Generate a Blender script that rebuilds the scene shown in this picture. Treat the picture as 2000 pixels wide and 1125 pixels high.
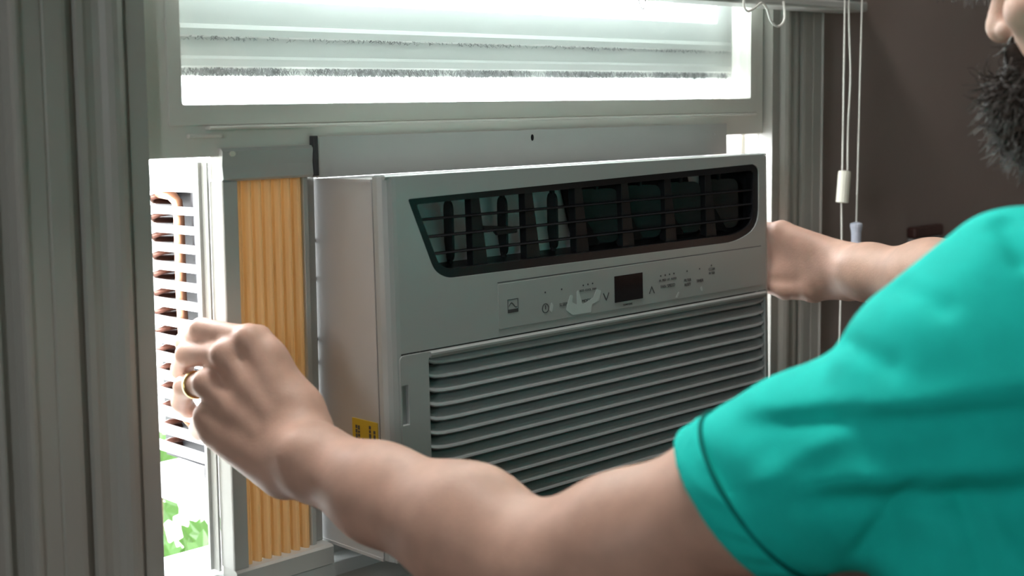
import bpy, bmesh, math, random
import numpy as np
from mathutils import Vector, Matrix

for _o in list(bpy.data.objects):
    bpy.data.objects.remove(_o, do_unlink=True)
SC = bpy.context.scene
COL = SC.collection

# ------------------------------------------------------------------ camera
cam_d = bpy.data.cameras.new('camera')
cam = bpy.data.objects.new('camera', cam_d)
COL.objects.link(cam)
cam.matrix_world = Matrix(((0.7221, 0.0751, -0.6877, 0.0),
                           (-0.6917, 0.0630, -0.7194, 0.0),
                           (-0.0107, 0.9952, 0.0975, 1.30),
                           (0, 0, 0, 1)))
cam_d.sensor_fit = 'HORIZONTAL'
cam_d.sensor_width = 36.0
cam_d.lens = 46.8
cam_d.shift_y = -0.05625
cam_d.clip_start = 0.02
cam_d.dof.use_dof = True
cam_d.dof.focus_distance = 1.46
cam_d.dof.aperture_fstop = 5.0
SC.camera = cam

# ------------------------------------------------------------------ world and light
world = bpy.data.worlds.new('overcast_sky')
SC.world = world
world.use_nodes = True
_bg = world.node_tree.nodes['Background']
_bg.inputs[0].default_value = (0.93, 0.97, 1.0, 1)
_bg.inputs[1].default_value = 18.0

def portal(name, loc, rot, sx, sy):
    d = bpy.data.lights.new(name, 'AREA')
    d.shape = 'RECTANGLE'; d.size = sx; d.size_y = sy
    d.cycles.is_portal = True
    o = bpy.data.objects.new(name, d); COL.objects.link(o)
    o.location = loc; o.rotation_euler = rot
    return o
portal('window_portal', (1.068, 1.262, 1.42), (math.radians(-90), 0, 0), 0.95, 1.16)
portal('fill_window_portal', (-1.32, -0.15, 1.60), (0, math.radians(-90), 0), 0.6, 0.4)  # portal of the window added for fill light

SC.view_settings.view_transform = 'Standard'
SC.view_settings.look = 'None'
SC.view_settings.gamma = 1.0
SC.view_settings.use_curve_mapping = False
SC.view_settings.exposure = 0.2

# ------------------------------------------------------------------ materials
def srgb(r, g, b):
    f = lambda c: (c/12.92 if c <= 0.04045 else ((c+0.055)/1.055)**2.4)
    return (f(r/255), f(g/255), f(b/255), 1)

def mat(name, col, rough=0.5, spec=0.5, vary=0.0, scale=20.0, bump=0.0, bscale=200.0, metal=0.0, coat=0.0, sss=0.0, stretch=None, col2=None):
    m = bpy.data.materials.new(name); m.use_nodes = True
    nt = m.node_tree; b = nt.nodes['Principled BSDF']
    b.inputs['Base Color'].default_value = col
    b.inputs['Roughness'].default_value = rough
    b.inputs['Specular IOR Level'].default_value = spec
    b.inputs['Metallic'].default_value = metal
    b.inputs['Coat Weight'].default_value = coat
    if sss:
        b.inputs['Subsurface Weight'].default_value = sss
        b.inputs['Subsurface Radius'].default_value = (0.012, 0.005, 0.003)
        b.inputs['Subsurface Scale'].default_value = 0.6
    tc = nt.nodes.new('ShaderNodeTexCoord')
    src = tc.outputs['Object']
    if stretch:
        mp = nt.nodes.new('ShaderNodeMapping'); mp.inputs['Scale'].default_value = stretch
        nt.links.new(src, mp.inputs['Vector']); src = mp.outputs[0]
    if vary:
        n = nt.nodes.new('ShaderNodeTexNoise'); n.inputs['Scale'].default_value = scale; n.inputs['Detail'].default_value = 5
        nt.links.new(src, n.inputs['Vector'])
        r = nt.nodes.new('ShaderNodeValToRGB')
        c2 = col2 or tuple(c*(1-vary) for c in col[:3]) + (1,)
        r.color_ramp.elements[0].position = 0.35; r.color_ramp.elements[1].position = 0.65
        r.color_ramp.elements[0].color = c2; r.color_ramp.elements[1].color = col
        nt.links.new(n.outputs['Fac'], r.inputs[0]); nt.links.new(r.outputs[0], b.inputs['Base Color'])
    if bump:
        n2 = nt.nodes.new('ShaderNodeTexNoise'); n2.inputs['Scale'].default_value = bscale; n2.inputs['Detail'].default_value = 3
        nt.links.new(src, n2.inputs['Vector'])
        bp = nt.nodes.new('ShaderNodeBump'); bp.inputs['Strength'].default_value = bump; bp.inputs['Distance'].default_value = 0.002
        nt.links.new(n2.outputs['Fac'], bp.inputs['Height']); nt.links.new(bp.outputs[0], b.inputs['Normal'])
    return m

def mat_translucent(name, col, amount):
    m = bpy.data.materials.new(name); m.use_nodes = True
    nt = m.node_tree; b = nt.nodes['Principled BSDF']; out = nt.nodes['Material Output']
    b.inputs['Base Color'].default_value = col; b.inputs['Roughness'].default_value = 0.5
    t = nt.nodes.new('ShaderNodeBsdfTranslucent'); t.inputs[0].default_value = col
    mx = nt.nodes.new('ShaderNodeMixShader'); mx.inputs[0].default_value = amount
    nt.links.new(b.outputs[0], mx.inputs[1]); nt.links.new(t.outputs[0], mx.inputs[2]); nt.links.new(mx.outputs[0], out.inputs[0])
    return m

def mat_pane(name, dirt):
    m = bpy.data.materials.new(name); m.use_nodes = True
    nt = m.node_tree; nt.nodes.remove(nt.nodes['Principled BSDF']); out = nt.nodes['Material Output']
    tr = nt.nodes.new('ShaderNodeBsdfTransparent'); tr.inputs[0].default_value = (0.95, 0.97, 0.96, 1)
    gl = nt.nodes.new('ShaderNodeBsdfGlossy'); gl.inputs['Roughness'].default_value = 0.02
    lw = nt.nodes.new('ShaderNodeLayerWeight'); lw.inputs[0].default_value = 0.5
    pw_ = nt.nodes.new('ShaderNodeMath'); pw_.operation = 'POWER'; pw_.inputs[1].default_value = 4.0
    fr = nt.nodes.new('ShaderNodeMath'); fr.operation = 'MULTIPLY_ADD'; fr.inputs[1].default_value = 0.6; fr.inputs[2].default_value = 0.03
    nt.links.new(lw.outputs['Facing'], pw_.inputs[0]); nt.links.new(pw_.outputs[0], fr.inputs[0])
    m1 = nt.nodes.new('ShaderNodeMixShader')
    nt.links.new(fr.outputs[0], m1.inputs[0]); nt.links.new(tr.outputs[0], m1.inputs[1]); nt.links.new(gl.outputs[0], m1.inputs[2])
    df = nt.nodes.new('ShaderNodeBsdfTranslucent'); df.inputs[0].default_value = (0.8, 0.84, 0.84, 1)
    n = nt.nodes.new('ShaderNodeTexNoise'); n.inputs['Scale'].default_value = 9; n.inputs['Detail'].default_value = 8
    tc = nt.nodes.new('ShaderNodeTexCoord'); nt.links.new(tc.outputs['Object'], n.inputs['Vector'])
    mr = nt.nodes.new('ShaderNodeMapRange'); mr.inputs[3].default_value = dirt*0.5; mr.inputs[4].default_value = dirt*1.5
    nt.links.new(n.outputs['Fac'], mr.inputs[0])
    m2 = nt.nodes.new('ShaderNodeMixShader')
    nt.links.new(mr.outputs[0], m2.inputs[0]); nt.links.new(m1.outputs[0], m2.inputs[1]); nt.links.new(df.outputs[0], m2.inputs[2])
    nt.links.new(m2.outputs[0], out.inputs[0])
    return m

M = {}
M['casing'] = mat('casing_paint', (0.47, 0.46, 0.425, 1), 0.42, 0.5, 0.10, 6, 0.06, 60, stretch=(1, 1, 0.15))
M['sash'] = mat('sash_vinyl', (0.84, 0.82, 0.76, 1), 0.35, 0.5, 0.06, 8)
M['rail'] = mat('rail_paint', (0.66, 0.66, 0.64, 1), 0.35, 0.5, 0.05, 8)
M['outer'] = mat('outer_vinyl', (0.58, 0.60, 0.59, 1), 0.4)
M['wall'] = mat('brown_wall_paint', (0.44, 0.365, 0.335, 1), 0.75, 0.3, 0.06, 3, 0.08, 250)
M['roomwall'] = mat('room_wall_paint', (0.48, 0.45, 0.42, 1), 0.8, 0.3, 0.04, 3)
M['ceil'] = mat('ceiling_paint', (0.7, 0.69, 0.66, 1), 0.9, 0.2, 0.03, 4)
M['floor'] = mat('wood_floor', (0.22, 0.14, 0.09, 1), 0.45, 0.5, 0.3, 5, stretch=(1, 0.1, 1))
M['cabinet'] = mat('cabinet_metal_paint', (0.50, 0.50, 0.50, 1), 0.38, 0.5, 0.03, 4)
M['plastic'] = mat('front_plastic', (0.39, 0.41, 0.405, 1), 0.28, 0.55, 0.02, 5)
M['slat'] = mat('grille_plastic', (0.36, 0.38, 0.385, 1), 0.3, 0.55)
M['filter'] = mat('filter_mesh', (0.02, 0.022, 0.024, 1), 0.7)
M['black'] = mat('black_plastic', (0.012, 0.012, 0.014, 1), 0.3, 0.3)
M['vane'] = mat('vane_plastic', (0.014, 0.015, 0.017, 1), 0.4, 0.25)
M['duct'] = mat('grey_duct_plastic', (0.84, 0.87, 0.92, 1), 0.30)
M['display'] = mat('display_glass', (0.008, 0.007, 0.009, 1), 0.12, 0.5)
M['print'] = mat('grey_print', (0.06, 0.06, 0.065, 1), 0.6)
M['residue'] = mat('adhesive_residue', (0.56, 0.60, 0.59, 1), 0.7, 0.3)
M['coil'] = mat('coil_fins', (0.018, 0.018, 0.022, 1), 0.5, 0.5, 0.4, 60, metal=0.3)
M['dark_copper'] = mat('shade_darkened_copper', (0.16, 0.07, 0.05, 1), 0.4, metal=0.5)  # copper darkened in its colour to stand for the dim slot interior
M['copper'] = mat('copper_tube', (0.72, 0.36, 0.22, 1), 0.35, metal=0.7)
M['yellow'] = mat('yellow_sticker', (0.62, 0.44, 0.02, 1), 0.5)
M['metal'] = mat('bright_screw', (0.75, 0.75, 0.75, 1), 0.3, metal=0.9)
M['curtainframe'] = mat('curtain_frame_plastic', (0.50, 0.51, 0.49, 1), 0.4)
M['pleat'] = mat_translucent('tan_pleat_vinyl', (0.57, 0.43, 0.26, 1), 0.42)
M['blind'] = mat('blind_plastic', (0.62, 0.62, 0.60, 1), 0.4)
M['cord'] = mat('white_cord', (0.80, 0.79, 0.74, 1), 0.6, bump=0.3, bscale=900)
M['tassel'] = mat('cream_tassel', (0.82, 0.80, 0.70, 1), 0.4)
M['wand'] = mat('pale_blue_wand', (0.72, 0.76, 0.90, 1), 0.4)
M['skin'] = mat('skin', (0.68, 0.42, 0.325, 1), 0.5, 0.4, 0.18, 28, 0.12, 420, sss=0.12)
M['shirt'] = mat('teal_cotton', (0.012, 0.64, 0.555, 1), 0.85, 0.2, 0.10, 40, 0.25, 700)
M['jeans'] = mat('blue_denim', (0.05, 0.07, 0.12, 1), 0.85, 0.2, 0.2, 60, 0.2, 800)
M['shoe'] = mat('dark_shoe', (0.03, 0.03, 0.03, 1), 0.6)
M['beard'] = mat('dark_beard', (0.050, 0.033, 0.026, 1), 0.45, 0.6, 0.5, 90)
M['beard_mass'] = mat('beard_mass', (0.03, 0.02, 0.016, 1), 0.85, 0.1, 0.6, 120, 0.6, 260)
M['hair'] = mat('brown_hair', (0.05, 0.032, 0.022, 1), 0.45, 0.6, 0.5, 90)
M['gold'] = mat('gold_ring', (0.80, 0.62, 0.30, 1), 0.2, metal=1.0)
M['eye'] = mat('eye_white', (0.7, 0.68, 0.65, 1), 0.15)
M['leaf'] = mat_translucent('green_leaf', (0.045, 0.11, 0.022, 1), 0.35)
M['stem'] = mat('plant_stem', (0.12, 0.10, 0.05, 1), 0.8)
M['ground'] = mat('pale_ground', (0.42, 0.42, 0.38, 1), 0.9, vary=0.3, scale=3)
M['dust'] = mat('dusty_pile', (0.30, 0.30, 0.31, 1), 0.95, 0.1, 0.6, 160, stretch=(1, 1, 1))
M['thermo'] = mat('dark_red_plastic', (0.10, 0.04, 0.035, 1), 0.4)
M['pane'] = mat_pane('window_pane', 0.03)

# ------------------------------------------------------------------ mesh helpers
class MB:
    def __init__(s): s.v = []; s.f = []
    def add(s, vs, fs):
        n = len(s.v); s.v += [tuple(v) for v in vs]; s.f += [tuple(i+n for i in f) for f in fs]; return s
    def box(s, x0, x1, y0, y1, z0, z1):
        return s.add([(x0, y0, z0), (x1, y0, z0), (x1, y1, z0), (x0, y1, z0), (x0, y0, z1), (x1, y0, z1), (x1, y1, z1), (x0, y1, z1)],
                     [(0, 3, 2, 1), (4, 5, 6, 7), (0, 1, 5, 4), (1, 2, 6, 5), (2, 3, 7, 6), (3, 0, 4, 7)])
    def prism(s, poly, a, b, axis):
        """poly in the two other axes (x,y / x,z / y,z), extruded along axis from a to b"""
        def p(u, w, t): return {'z': (u, w, t), 'y': (u, t, w), 'x': (t, u, w)}[axis]
        n = len(poly)
        vs = [p(u, w, a) for u, w in poly] + [p(u, w, b) for u, w in poly]
        fs = [(i, (i+1) % n, n+(i+1) % n, n+i) for i in range(n)]
        fs += [tuple(range(n))[::-1], tuple(range(n, 2*n))]
        return s.add(vs, fs)
    def tube(s, pts, r, seg=10, cap=True):
        pts = [Vector(p) for p in pts]; n = len(pts)
        rs = r if isinstance(r, (list, tuple)) else [r]*n
        t0 = (pts[1]-pts[0]).normalized()
        u = t0.orthogonal().normalized(); vs = []
        for i, p in enumerate(pts):
            t = (pts[min(i+1, n-1)]-pts[max(i-1, 0)])
            if t.length < 1e-9: t = t0
            t.normalize()
            u = (u - t*u.dot(t))
            u = u.normalized() if u.length > 1e-6 else t.orthogonal().normalized()
            w = t.cross(u)
            for k in range(seg):
                a = 2*math.pi*k/seg
                vs.append(p+(u*math.cos(a)+w*math.sin(a))*rs[i])
        fs = [(i*seg+k, i*seg+(k+1) % seg, (i+1)*seg+(k+1) % seg, (i+1)*seg+k) for i in range(n-1) for k in range(seg)]
        if cap: fs += [tuple(range(seg))[::-1], tuple(range((n-1)*seg, n*seg))]
        return s.add(vs, fs)
    def lathe(s, prof, c, seg=20):
        """prof: (r, z) list, axis z at c"""
        pts = []; n = len(prof)
        for r, z in prof:
            for k in range(seg):
                a = 2*math.pi*k/seg; pts.append((c[0]+r*math.cos(a), c[1]+r*math.sin(a), c[2]+z))
        fs = [(i*seg+k, i*seg+(k+1) % seg, (i+1)*seg+(k+1) % seg, (i+1)*seg+k) for i in range(n-1) for k in range(seg)]
        fs += [tuple(range(seg))[::-1], tuple(range((n-1)*seg, n*seg))]
        return s.add(pts, fs)

def fix_normals(me):
    bm = bmesh.new(); bm.from_mesh(me)
    bmesh.ops.recalc_face_normals(bm, faces=bm.faces)
    bm.to_mesh(me); bm.free()

def mesh_obj(name, me, m, parent=None, origin=(0, 0, 0), bevel=0.0, smooth=False):
    o = bpy.data.objects.new(name, me); COL.objects.link(o)
    if m: me.materials.append(m)
    if parent is not None: o.parent = parent
    if smooth:
        me.polygons.foreach_set('use_smooth', [True]*len(me.polygons)); me.update()
    if bevel:
        b = o.modifiers.new('bevel', 'BEVEL'); b.width = bevel; b.segments = 2; b.limit_method = 'ANGLE'; b.angle_limit = math.radians(40)
        b.harden_normals = False
    return o

def build(name, mb, m, parent=None, origin=(0, 0, 0), bevel=0.0, smooth=False, recalc=True):
    me = bpy.data.meshes.new(name)
    me.from_pydata([(v[0]-origin[0], v[1]-origin[1], v[2]-origin[2]) for v in mb.v], [], mb.f)
    me.update()
    if recalc: fix_normals(me)
    return mesh_obj(name, me, m, parent, origin, bevel, smooth)

def tag(o, label=None, cat=None, group=None, kind=None):
    if label: o['label'] = label
    if cat: o['category'] = cat
    if group: o['group'] = group
    if kind: o['kind'] = kind
    return o

def empty(name, loc=(0, 0, 0)):
    o = bpy.data.objects.new(name, None); COL.objects.link(o); o.location = loc; o.empty_display_size = 0.05
    return o

def struct(name, mb, m, label, bevel=0.0):
    o = build(name, mb, m, None, (0, 0, 0), bevel)
    return tag(o, label, None, None, 'structure')

def holed(name, outer, holes, y0, y1, m, parent, origin, bevel=0.0):
    """flat plate in the xz plane with holes, thickness y0..y1"""
    cu = bpy.data.curves.new(name, 'CURVE'); cu.dimensions = '2D'; cu.fill_mode = 'BOTH'; cu.extrude = (y1-y0)/2
    for poly in [outer]+holes:
        sp = cu.splines.new('POLY'); sp.points.add(len(poly)-1); sp.use_cyclic_u = True
        for p, (x, z) in zip(sp.points, poly): p.co = (x, z, 0, 1)
    t = bpy.data.objects.new('tmp', cu); COL.objects.link(t)
    dg = bpy.context.evaluated_depsgraph_get()
    me = bpy.data.meshes.new_from_object(t.evaluated_get(dg))
    bpy.data.objects.remove(t, do_unlink=True); bpy.data.curves.remove(cu)
    me.materials.clear()
    ym = (y0+y1)/2
    for v in me.vertices:
        x, z, e = v.co
        v.co = (x-origin[0], ym+e-origin[1], z-origin[2])
    bm = bmesh.new(); bm.from_mesh(me); bmesh.ops.remove_doubles(bm, verts=bm.verts, dist=1e-5)
    bmesh.ops.recalc_face_normals(bm, faces=bm.faces); bm.to_mesh(me); bm.free()
    me.name = name
    return mesh_obj(name, me, m, parent, origin, bevel)

def text_obj(name, s, size, x, y, z, m, parent, origin, rot=(math.radians(90), 0, 0), align='CENTER'):
    cu = bpy.data.curves.new(name, 'FONT'); cu.body = s; cu.size = size; cu.align_x = align; cu.align_y = 'CENTER'; cu.extrude = 0.0001
    t = bpy.data.objects.new('tmp', cu); COL.objects.link(t)
    dg = bpy.context.evaluated_depsgraph_get()
    me = bpy.data.meshes.new_from_object(t.evaluated_get(dg))
    bpy.data.objects.remove(t, do_unlink=True); bpy.data.curves.remove(cu)
    me.materials.clear(); me.name = name
    o = mesh_obj(name, me, m, parent)
    o.location = (x-origin[0], y-origin[1], z-origin[2]); o.rotation_euler = rot
    return o

def rounded(poly, r, n=5):
    """round the corners of a closed 2D polygon; r scalar or list"""
    out = []; N = len(poly)
    for i, p in enumerate(poly):
        p = Vector(p); a = Vector(poly[i-1]); b = Vector(poly[(i+1) % N])
        rr = r[i] if isinstance(r, (list, tuple)) else r
        da = (a-p); db = (b-p); k = min(rr, da.length*0.49, db.length*0.49)
        s = p+da.normalized()*k; e = p+db.normalized()*k
        for j in range(n+1):
            t = j/n; q = s*(1-t)**2+p*2*t*(1-t)+e*t*t
            out.append((q.x, q.y))
    return out

# ================================================================== THE ROOM
XL, XR = 0.5905, 1.540          # window opening
WF, WB = 1.105, 1.255          # wall inner / outer face
struct('floor', MB().box(-1.25, 3.3, -2.9, WB, -0.05, 0.0), M['floor'], 'brown wooden floor of the dim room')
struct('ceiling', MB().box(-1.25, 3.3, -2.9, WB, 2.5, 2.55), M['ceil'], 'pale ceiling of the dim room')
struct('wall_front', MB().box(-1.25, XL-0.02, WF, WB, 0, 2.5).box(XR+0.02, 3.3, WF, WB, 0, 2.5)
       .box(XL-0.02, XR+0.02, WF, WB, 0, 0.80).box(XL-0.02, XR+0.02, WF, WB, 2.05, 2.5), M['wall'], 'brown painted wall around the window')
struct('wall_right', MB().box(3.3, 3.36, -2.9, WB, 0, 2.5), M['roomwall'], 'taupe side wall to the right')
struct('wall_back', MB().box(-1.25, 3.3, -2.96, -2.9, 0, 2.5), M['roomwall'], 'taupe wall behind the camera')
struct('wall_left', MB().box(-1.31, -1.25, -2.9, -0.35, 0, 2.5).box(-1.31, -1.25, 0.05, WB, 0, 2.5)
       .box(-1.31, -1.25, -0.35, 0.05, 0, 1.3).box(-1.31, -1.25, -0.35, 0.05, 1.9, 2.5), M['roomwall'], 'taupe side wall with an opening added for fill light')

# casings: one moulded profile, mirrored on both sides of the window
PROF = [(0, 1.110), (0, 1.087), (.018, 1.087), (.0185, 1.0888), (.0203, 1.0888), (.0215, 1.086), (.025, 1.0815), (.030, 1.079), (.035, 1.0785),
        (.040, 1.081), (.044, 1.0855), (.050, 1.087), (.056, 1.0855), (.060, 1.0835), (.0655, 1.084), (.067, 1.091), (.073, 1.092), (.0755, 1.083),
        (.080, 1.0815), (.096, 1.0805), (.098, 1.0815), (.100, 1.0800), (.118, 1.0785), (.1195, 1.0755), (.1225, 1.0745), (.1255, 1.0755), (.127, 1.079),
        (.1275, 1.093), (.139, 1.094), (.1405, 1.089), (.143, 1.088), (.1455, 1.091), (.146, 1.110)]
def casing(name, x0, sgn, label):
    pr_ = PROF if sgn < 0 else [(u*.90, y) for u, y in PROF[:-9]]+[(.112, 1.084), (.116, 1.089), (.118, 1.110)]
    mb = MB().prism([(x0+sgn*u, y) for u, y in pr_], 0.80, 2.13, 'z')
    o = build(name, mb, M['casing']); return tag(o, label, kind='structure')
casing('trim_1', XL, -1, 'grey-white moulded window casing with beads and grooves on the left')
casing('trim_2', XR, 1, 'grey-white moulded window casing on the right beside brown wall')
struct('trim_3', MB().box(XL-.15, XR+.15, 1.075, 1.11, 2.05, 2.16), M['casing'], 'head casing above the window', 0.002)
struct('trim_4', MB().box(XL-.17, XR+.17, 1.045, 1.11, 0.785, 0.812).box(XL-.13, XR+.13, 1.088, 1.106, 0.70, 0.785), M['casing'], 'window stool and apron below the opening', 0.003)

win = empty('window_1', (1.068, 1.17, 0.80)); tag(win, 'white double-hung window with its lower sash raised onto the air conditioner', kind='structure')
WO = (1.068, 1.17, 0.80)
build('left_jamb', MB().box(XL-.02, XL+.0005, 1.1105, 1.25, .80, 2.06).box(XL, XL+.008, 1.134, 1.140, .83, 2.05).box(XL, XL+.014, 1.176, 1.25, .83, 2.05), M['sash'], win, WO, 0.0008)
build('right_jamb', MB().box(XR-.0005, XR+.02, 1.1105, 1.25, .80, 2.06).box(XR-.008, XR, 1.134, 1.140, .83, 2.05).box(XR-.014, XR, 1.176, 1.25, .83, 2.05), M['sash'], win, WO, 0.0008)
build('sill', MB().prism([(1.095, .80), (1.095, .826), (1.12, .826), (1.122, .838), (1.140, .838), (1.142, .826), (1.29, .806), (1.29, .78), (1.095, .78)], XL-.02, XR+.02, 'x'), M['outer'], win, WO, 0.001)
build('head_jamb', MB().box(XL-.02, XR+.02, 1.094, 1.25, 2.03, 2.06), M['sash'], win, WO)
# lower sash, raised
ls = MB()
GL, GR, GZ = .632, 1.504, 1.2988
def sash_frame(x0, x1, gx0, gx1, z0, gz0, gz1, z1, y0, y1):
    o = [(x0, z0), (x1, z0), (x1, z1), (x0, z1)]
    h = rounded([(gx0, gz0), (gx1, gz0), (gx1, gz1), (gx0, gz1)], 0.003, 3)
    return o, [h]
o_, h_ = sash_frame(XL+.004, XR-.004, GL, GR, 1.2495, GZ, 1.84, 1.90, 0, 0)
lower = holed('lower_sash', o_, h_, 1.100, 1.130, M['sash'], win, WO, 0.0012)
# raised inner border of the sash, its lift lip and corner joints
oi = [(GL-.0145, 1.2795), (GR+.0145, 1.2795), (GR+.0145, 1.86), (GL-.0145, 1.86)]
holed('sash_bead', oi, h_, 1.0975, 1.100, M['sash'], lower, WO, 0.0008)
build('lift_lip', MB().prism([(1.100, 1.2755), (1.0915, 1.2755), (1.0905, 1.2772), (1.0915, 1.279), (1.100, 1.279)], .656, 1.508, 'x'), M['sash'], lower, WO)
build('lip_end', MB().box(.636, .672, 1.095, 1.100, 1.268, 1.2715), M['sash'], lower, WO, 0.001)
pane = build('pane', MB().box(GL-.004, GR+.004, 1.113, 1.116, GZ-.004, 1.845), M['pane'], lower, WO)
# upper sash, behind
o_, h_ = sash_frame(XL+.012, XR-.016, .650, 1.490, 1.3266, 1.402, 1.95, 2.03, 0, 0)
upper = holed('upper_sash', o_, h_, 1.144, 1.172, M['outer'], win, WO, 0.001)
build('meeting_lip', MB().prism([(1.144, 1.364), (1.1405, 1.3655), (1.1395, 1.372), (1.1415, 1.376), (1.144, 1.3765)], XL+.016, XR-.02, 'x'), M['outer'], upper, WO)
build('meeting_ridge', MB().prism([(1.144, 1.334), (1.1425, 1.336), (1.1425, 1.343), (1.144, 1.346)], XL+.016, XR-.02, 'x'), M['outer'], upper, WO)
build('upper_pane', MB().box(.646, 1.494, 1.156, 1.159, 1.398, 1.954), M['pane'], upper, WO)
# dusty weatherstrip pile along the rail: many fine bristles, nobody could count them
random.seed(5)
ws = MB()
for zz, dens, ln in ((1.3335, 3800, .0065), (1.3655, 900, .0028)):
    for i in range(dens):
        x = random.uniform(XL+.02, XR-.03)
        y = 1.1432-random.random()*0.0015; l = ln*random.uniform(.5, 1.1); dx = random.uniform(-.006, .006); w = .0004
        z = zz+random.uniform(-.003, .0015)
        if math.sin(x*37)+.6*math.sin(x*91+2)+random.uniform(-1.2, 1.2) < -.6: continue
        ws.add([(x-w, y, z), (x+w, y, z), (x+w+dx, y-.0012, z-l), (x-w+dx, y-.0012, z-l)], [(0, 1, 2, 3)])
tag(build('weatherstrip_pile', ws, M['dust'], upper, WO, recalc=False), 'dusty grey weatherstrip bristles', kind='stuff')
# right-hand outer track seen through the glass
build('outer_track', MB().box(1.5215, 1.5255, 1.178, 1.236, .84, 2.04), M['outer'], win, WO, 0.0008)
build('outer_track', MB().box(1.505, 1.5085, 1.200, 1.236, .84, 2.04), M['outer'], win, WO, 0.0008)
build('storm_rail', MB().box(XL+.014, XR-.03, 1.20, 1.222, 1.66, 1.70), M['outer'], win, WO, 0.001)

W2 = (-1.28, -.15, 1.30)
fill_win = empty('added_fill_window', W2); tag(fill_win, 'small unseen window added in the side wall for fill light', kind='structure')  # unseen window, added to light the person from the side
holed_ = MB().box(-1.30, -1.26, -.35, .05, 1.30, 1.33).box(-1.30, -1.26, -.35, .05, 1.87, 1.90).box(-1.30, -1.26, -.35, -.32, 1.33, 1.87).box(-1.30, -1.26, .02, .05, 1.33, 1.87)
build('window_frame', holed_, M['sash'], fill_win, W2)
build('pane', MB().box(-1.282, -1.278, -.322, .022, 1.328, 1.872), M['pane'], fill_win, W2)

# ================================================================== AIR CONDITIONER
AO = (1.10, 1.10, 0.85)
ac = empty('window_air_conditioner', AO)
tag(ac, 'grey-white window air conditioner with dark louvred outlet resting in the open window', 'air conditioner')
AX0, AX1, AZ0, AZ1 = .787, 1.410, .846, 1.2245
YF = .99
def A(name, mb, m, parent=ac, **k): return build(name, mb, m, parent, AO, **k)

# cabinet shell: top, bottom, right side, solid front part of the left side, louvred rear part
cabm = MB()
cabm.box(AX0, AX1, 1.0125, 1.53, AZ1-.004, AZ1-.001)
cabm.box(AX0, AX1, 1.0125, 1.53, AZ0, AZ0+.003)
cabm.box(AX1-.003, AX1-.001, 1.0125, 1.53, AZ0+.003, AZ1-.004)
cabm.box(AX0+.001, AX0+.003, 1.0125, 1.345, AZ0+.003, AZ1-.004)
cabm.box(AX0+.001, AX0+.003, 1.345, 1.53, 1.2035, AZ1-.004)
cabm.box(AX0+.001, AX0+.003, 1.345, 1.53, AZ0+.003, .8695)
cabm.box(AX0+.001, AX0+.003, 1.505, 1.53, .8695, 1.2035)
A('cabinet', cabm, M['cabinet'])
A('base_pan', MB().prism([(1.30, AZ0), (1.30, .838), (1.36, .826), (1.50, .826), (1.53, .838), (1.53, AZ0)], AX0+.002, AX1-.002, 'x'), M['cabinet'])
# louvre slats on the outdoor part of the left side
n = 15; pz = (1.2035-.8695)/n
me_s = None
for i in range(1, n):
    z = .8695+pz*i
    if me_s is None:
        s = A('side_slat', MB().prism([(1.345, -.0044), (1.505, -.0044), (1.505, .0044), (1.345, .0044)], AX0-.0005, AX0+.003, 'x').box(AX0+.003, AX0+.010, 1.345, 1.505, .003, .0044), M['cabinet'])
        for v in s.data.vertices: v.co.z += AO[2]
        me_s = s.data
    else:
        s = bpy.data.objects.new('side_slat', me_s); COL.objects.link(s); s.parent = ac
    s.location.z = z-AO[2]
# condenser behind the slats
A('condenser_coil', MB().box(AX0+.045, AX0+.075, 1.36, 1.515, .862, 1.21), M['coil'])
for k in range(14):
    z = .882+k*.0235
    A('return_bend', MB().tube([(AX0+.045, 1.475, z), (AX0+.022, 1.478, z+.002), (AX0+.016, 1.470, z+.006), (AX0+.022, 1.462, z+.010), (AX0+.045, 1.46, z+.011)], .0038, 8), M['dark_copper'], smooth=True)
A('copper_pipe', MB().tube([(AX0+.05, 1.50, 1.196), (AX0+.022, 1.46, 1.200), (AX0+.018, 1.425, 1.198), (AX0+.018, 1.412, 1.190), (AX0+.018, 1.409, 1.17), (AX0+.018, 1.412, 1.08), (AX0+.018, 1.410, .98), (AX0+.018, 1.416, .93), (AX0+.04, 1.43, .91)], .0065, 12), M['copper'], smooth=True)
A('inner_bracket', MB().box(AX0+.012, AX0+.030, 1.352, 1.366, .86, 1.21), M['coil'])
A('inner_bracket', MB().box(AX0+.025, AX0+.034, 1.366, 1.392, 1.12, 1.21), M['coil'])
A('inner_bulkhead', MB().box(AX0+.005, AX1-.01, 1.315, 1.32, AZ0+.004, AZ1-.006), M['black'])
A('drain_hook', MB().tube([(AX0-.001+.0*math.cos(a), 1.372+.006*math.cos(a), .853+.006*math.sin(a)) for a in [i*.42-1.2 for i in range(11)]], .0012, 6), M['curtainframe'])
for (y, z) in ((1.110, 1.160), (1.111, 1.121), (1.112, 1.058), (1.113, 1.034)):
    A('side_screw', MB().prism([(y+.0022*math.cos(t*math.pi/4), z+.0022*math.sin(t*math.pi/4)) for t in range(8)], AX0-.0008, AX0+.002, 'x'), M['metal'] if z > 1.1 else M['black'])
# yellow caution sticker with dark rows of print
lab = A('sticker', MB().box(AX0+.0002, AX0+.0010, 1.0145, 1.0555, .925, .9845), M['yellow'])
tag(lab, 'yellow sticker with rows of black print')
random.seed(11)
for r, (y, h0, h1) in enumerate(((1.0485, .938, .978), (1.0445, .938, .978), (1.0385, .938, .966), (1.033, .930, .962), (1.0265, .934, .980), (1.0195, .930, .976))):
    z = h1; q = MB()
    while z > h0:
        l = random.uniform(.002, .005); w = .0010 if r in (2, 3) else .0014
        q.box(AX0-.0002, AX0+.0004, y-w, y+w, z-l, z); z -= l+.0009
    A('print_row', q, M['print'], lab)

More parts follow.
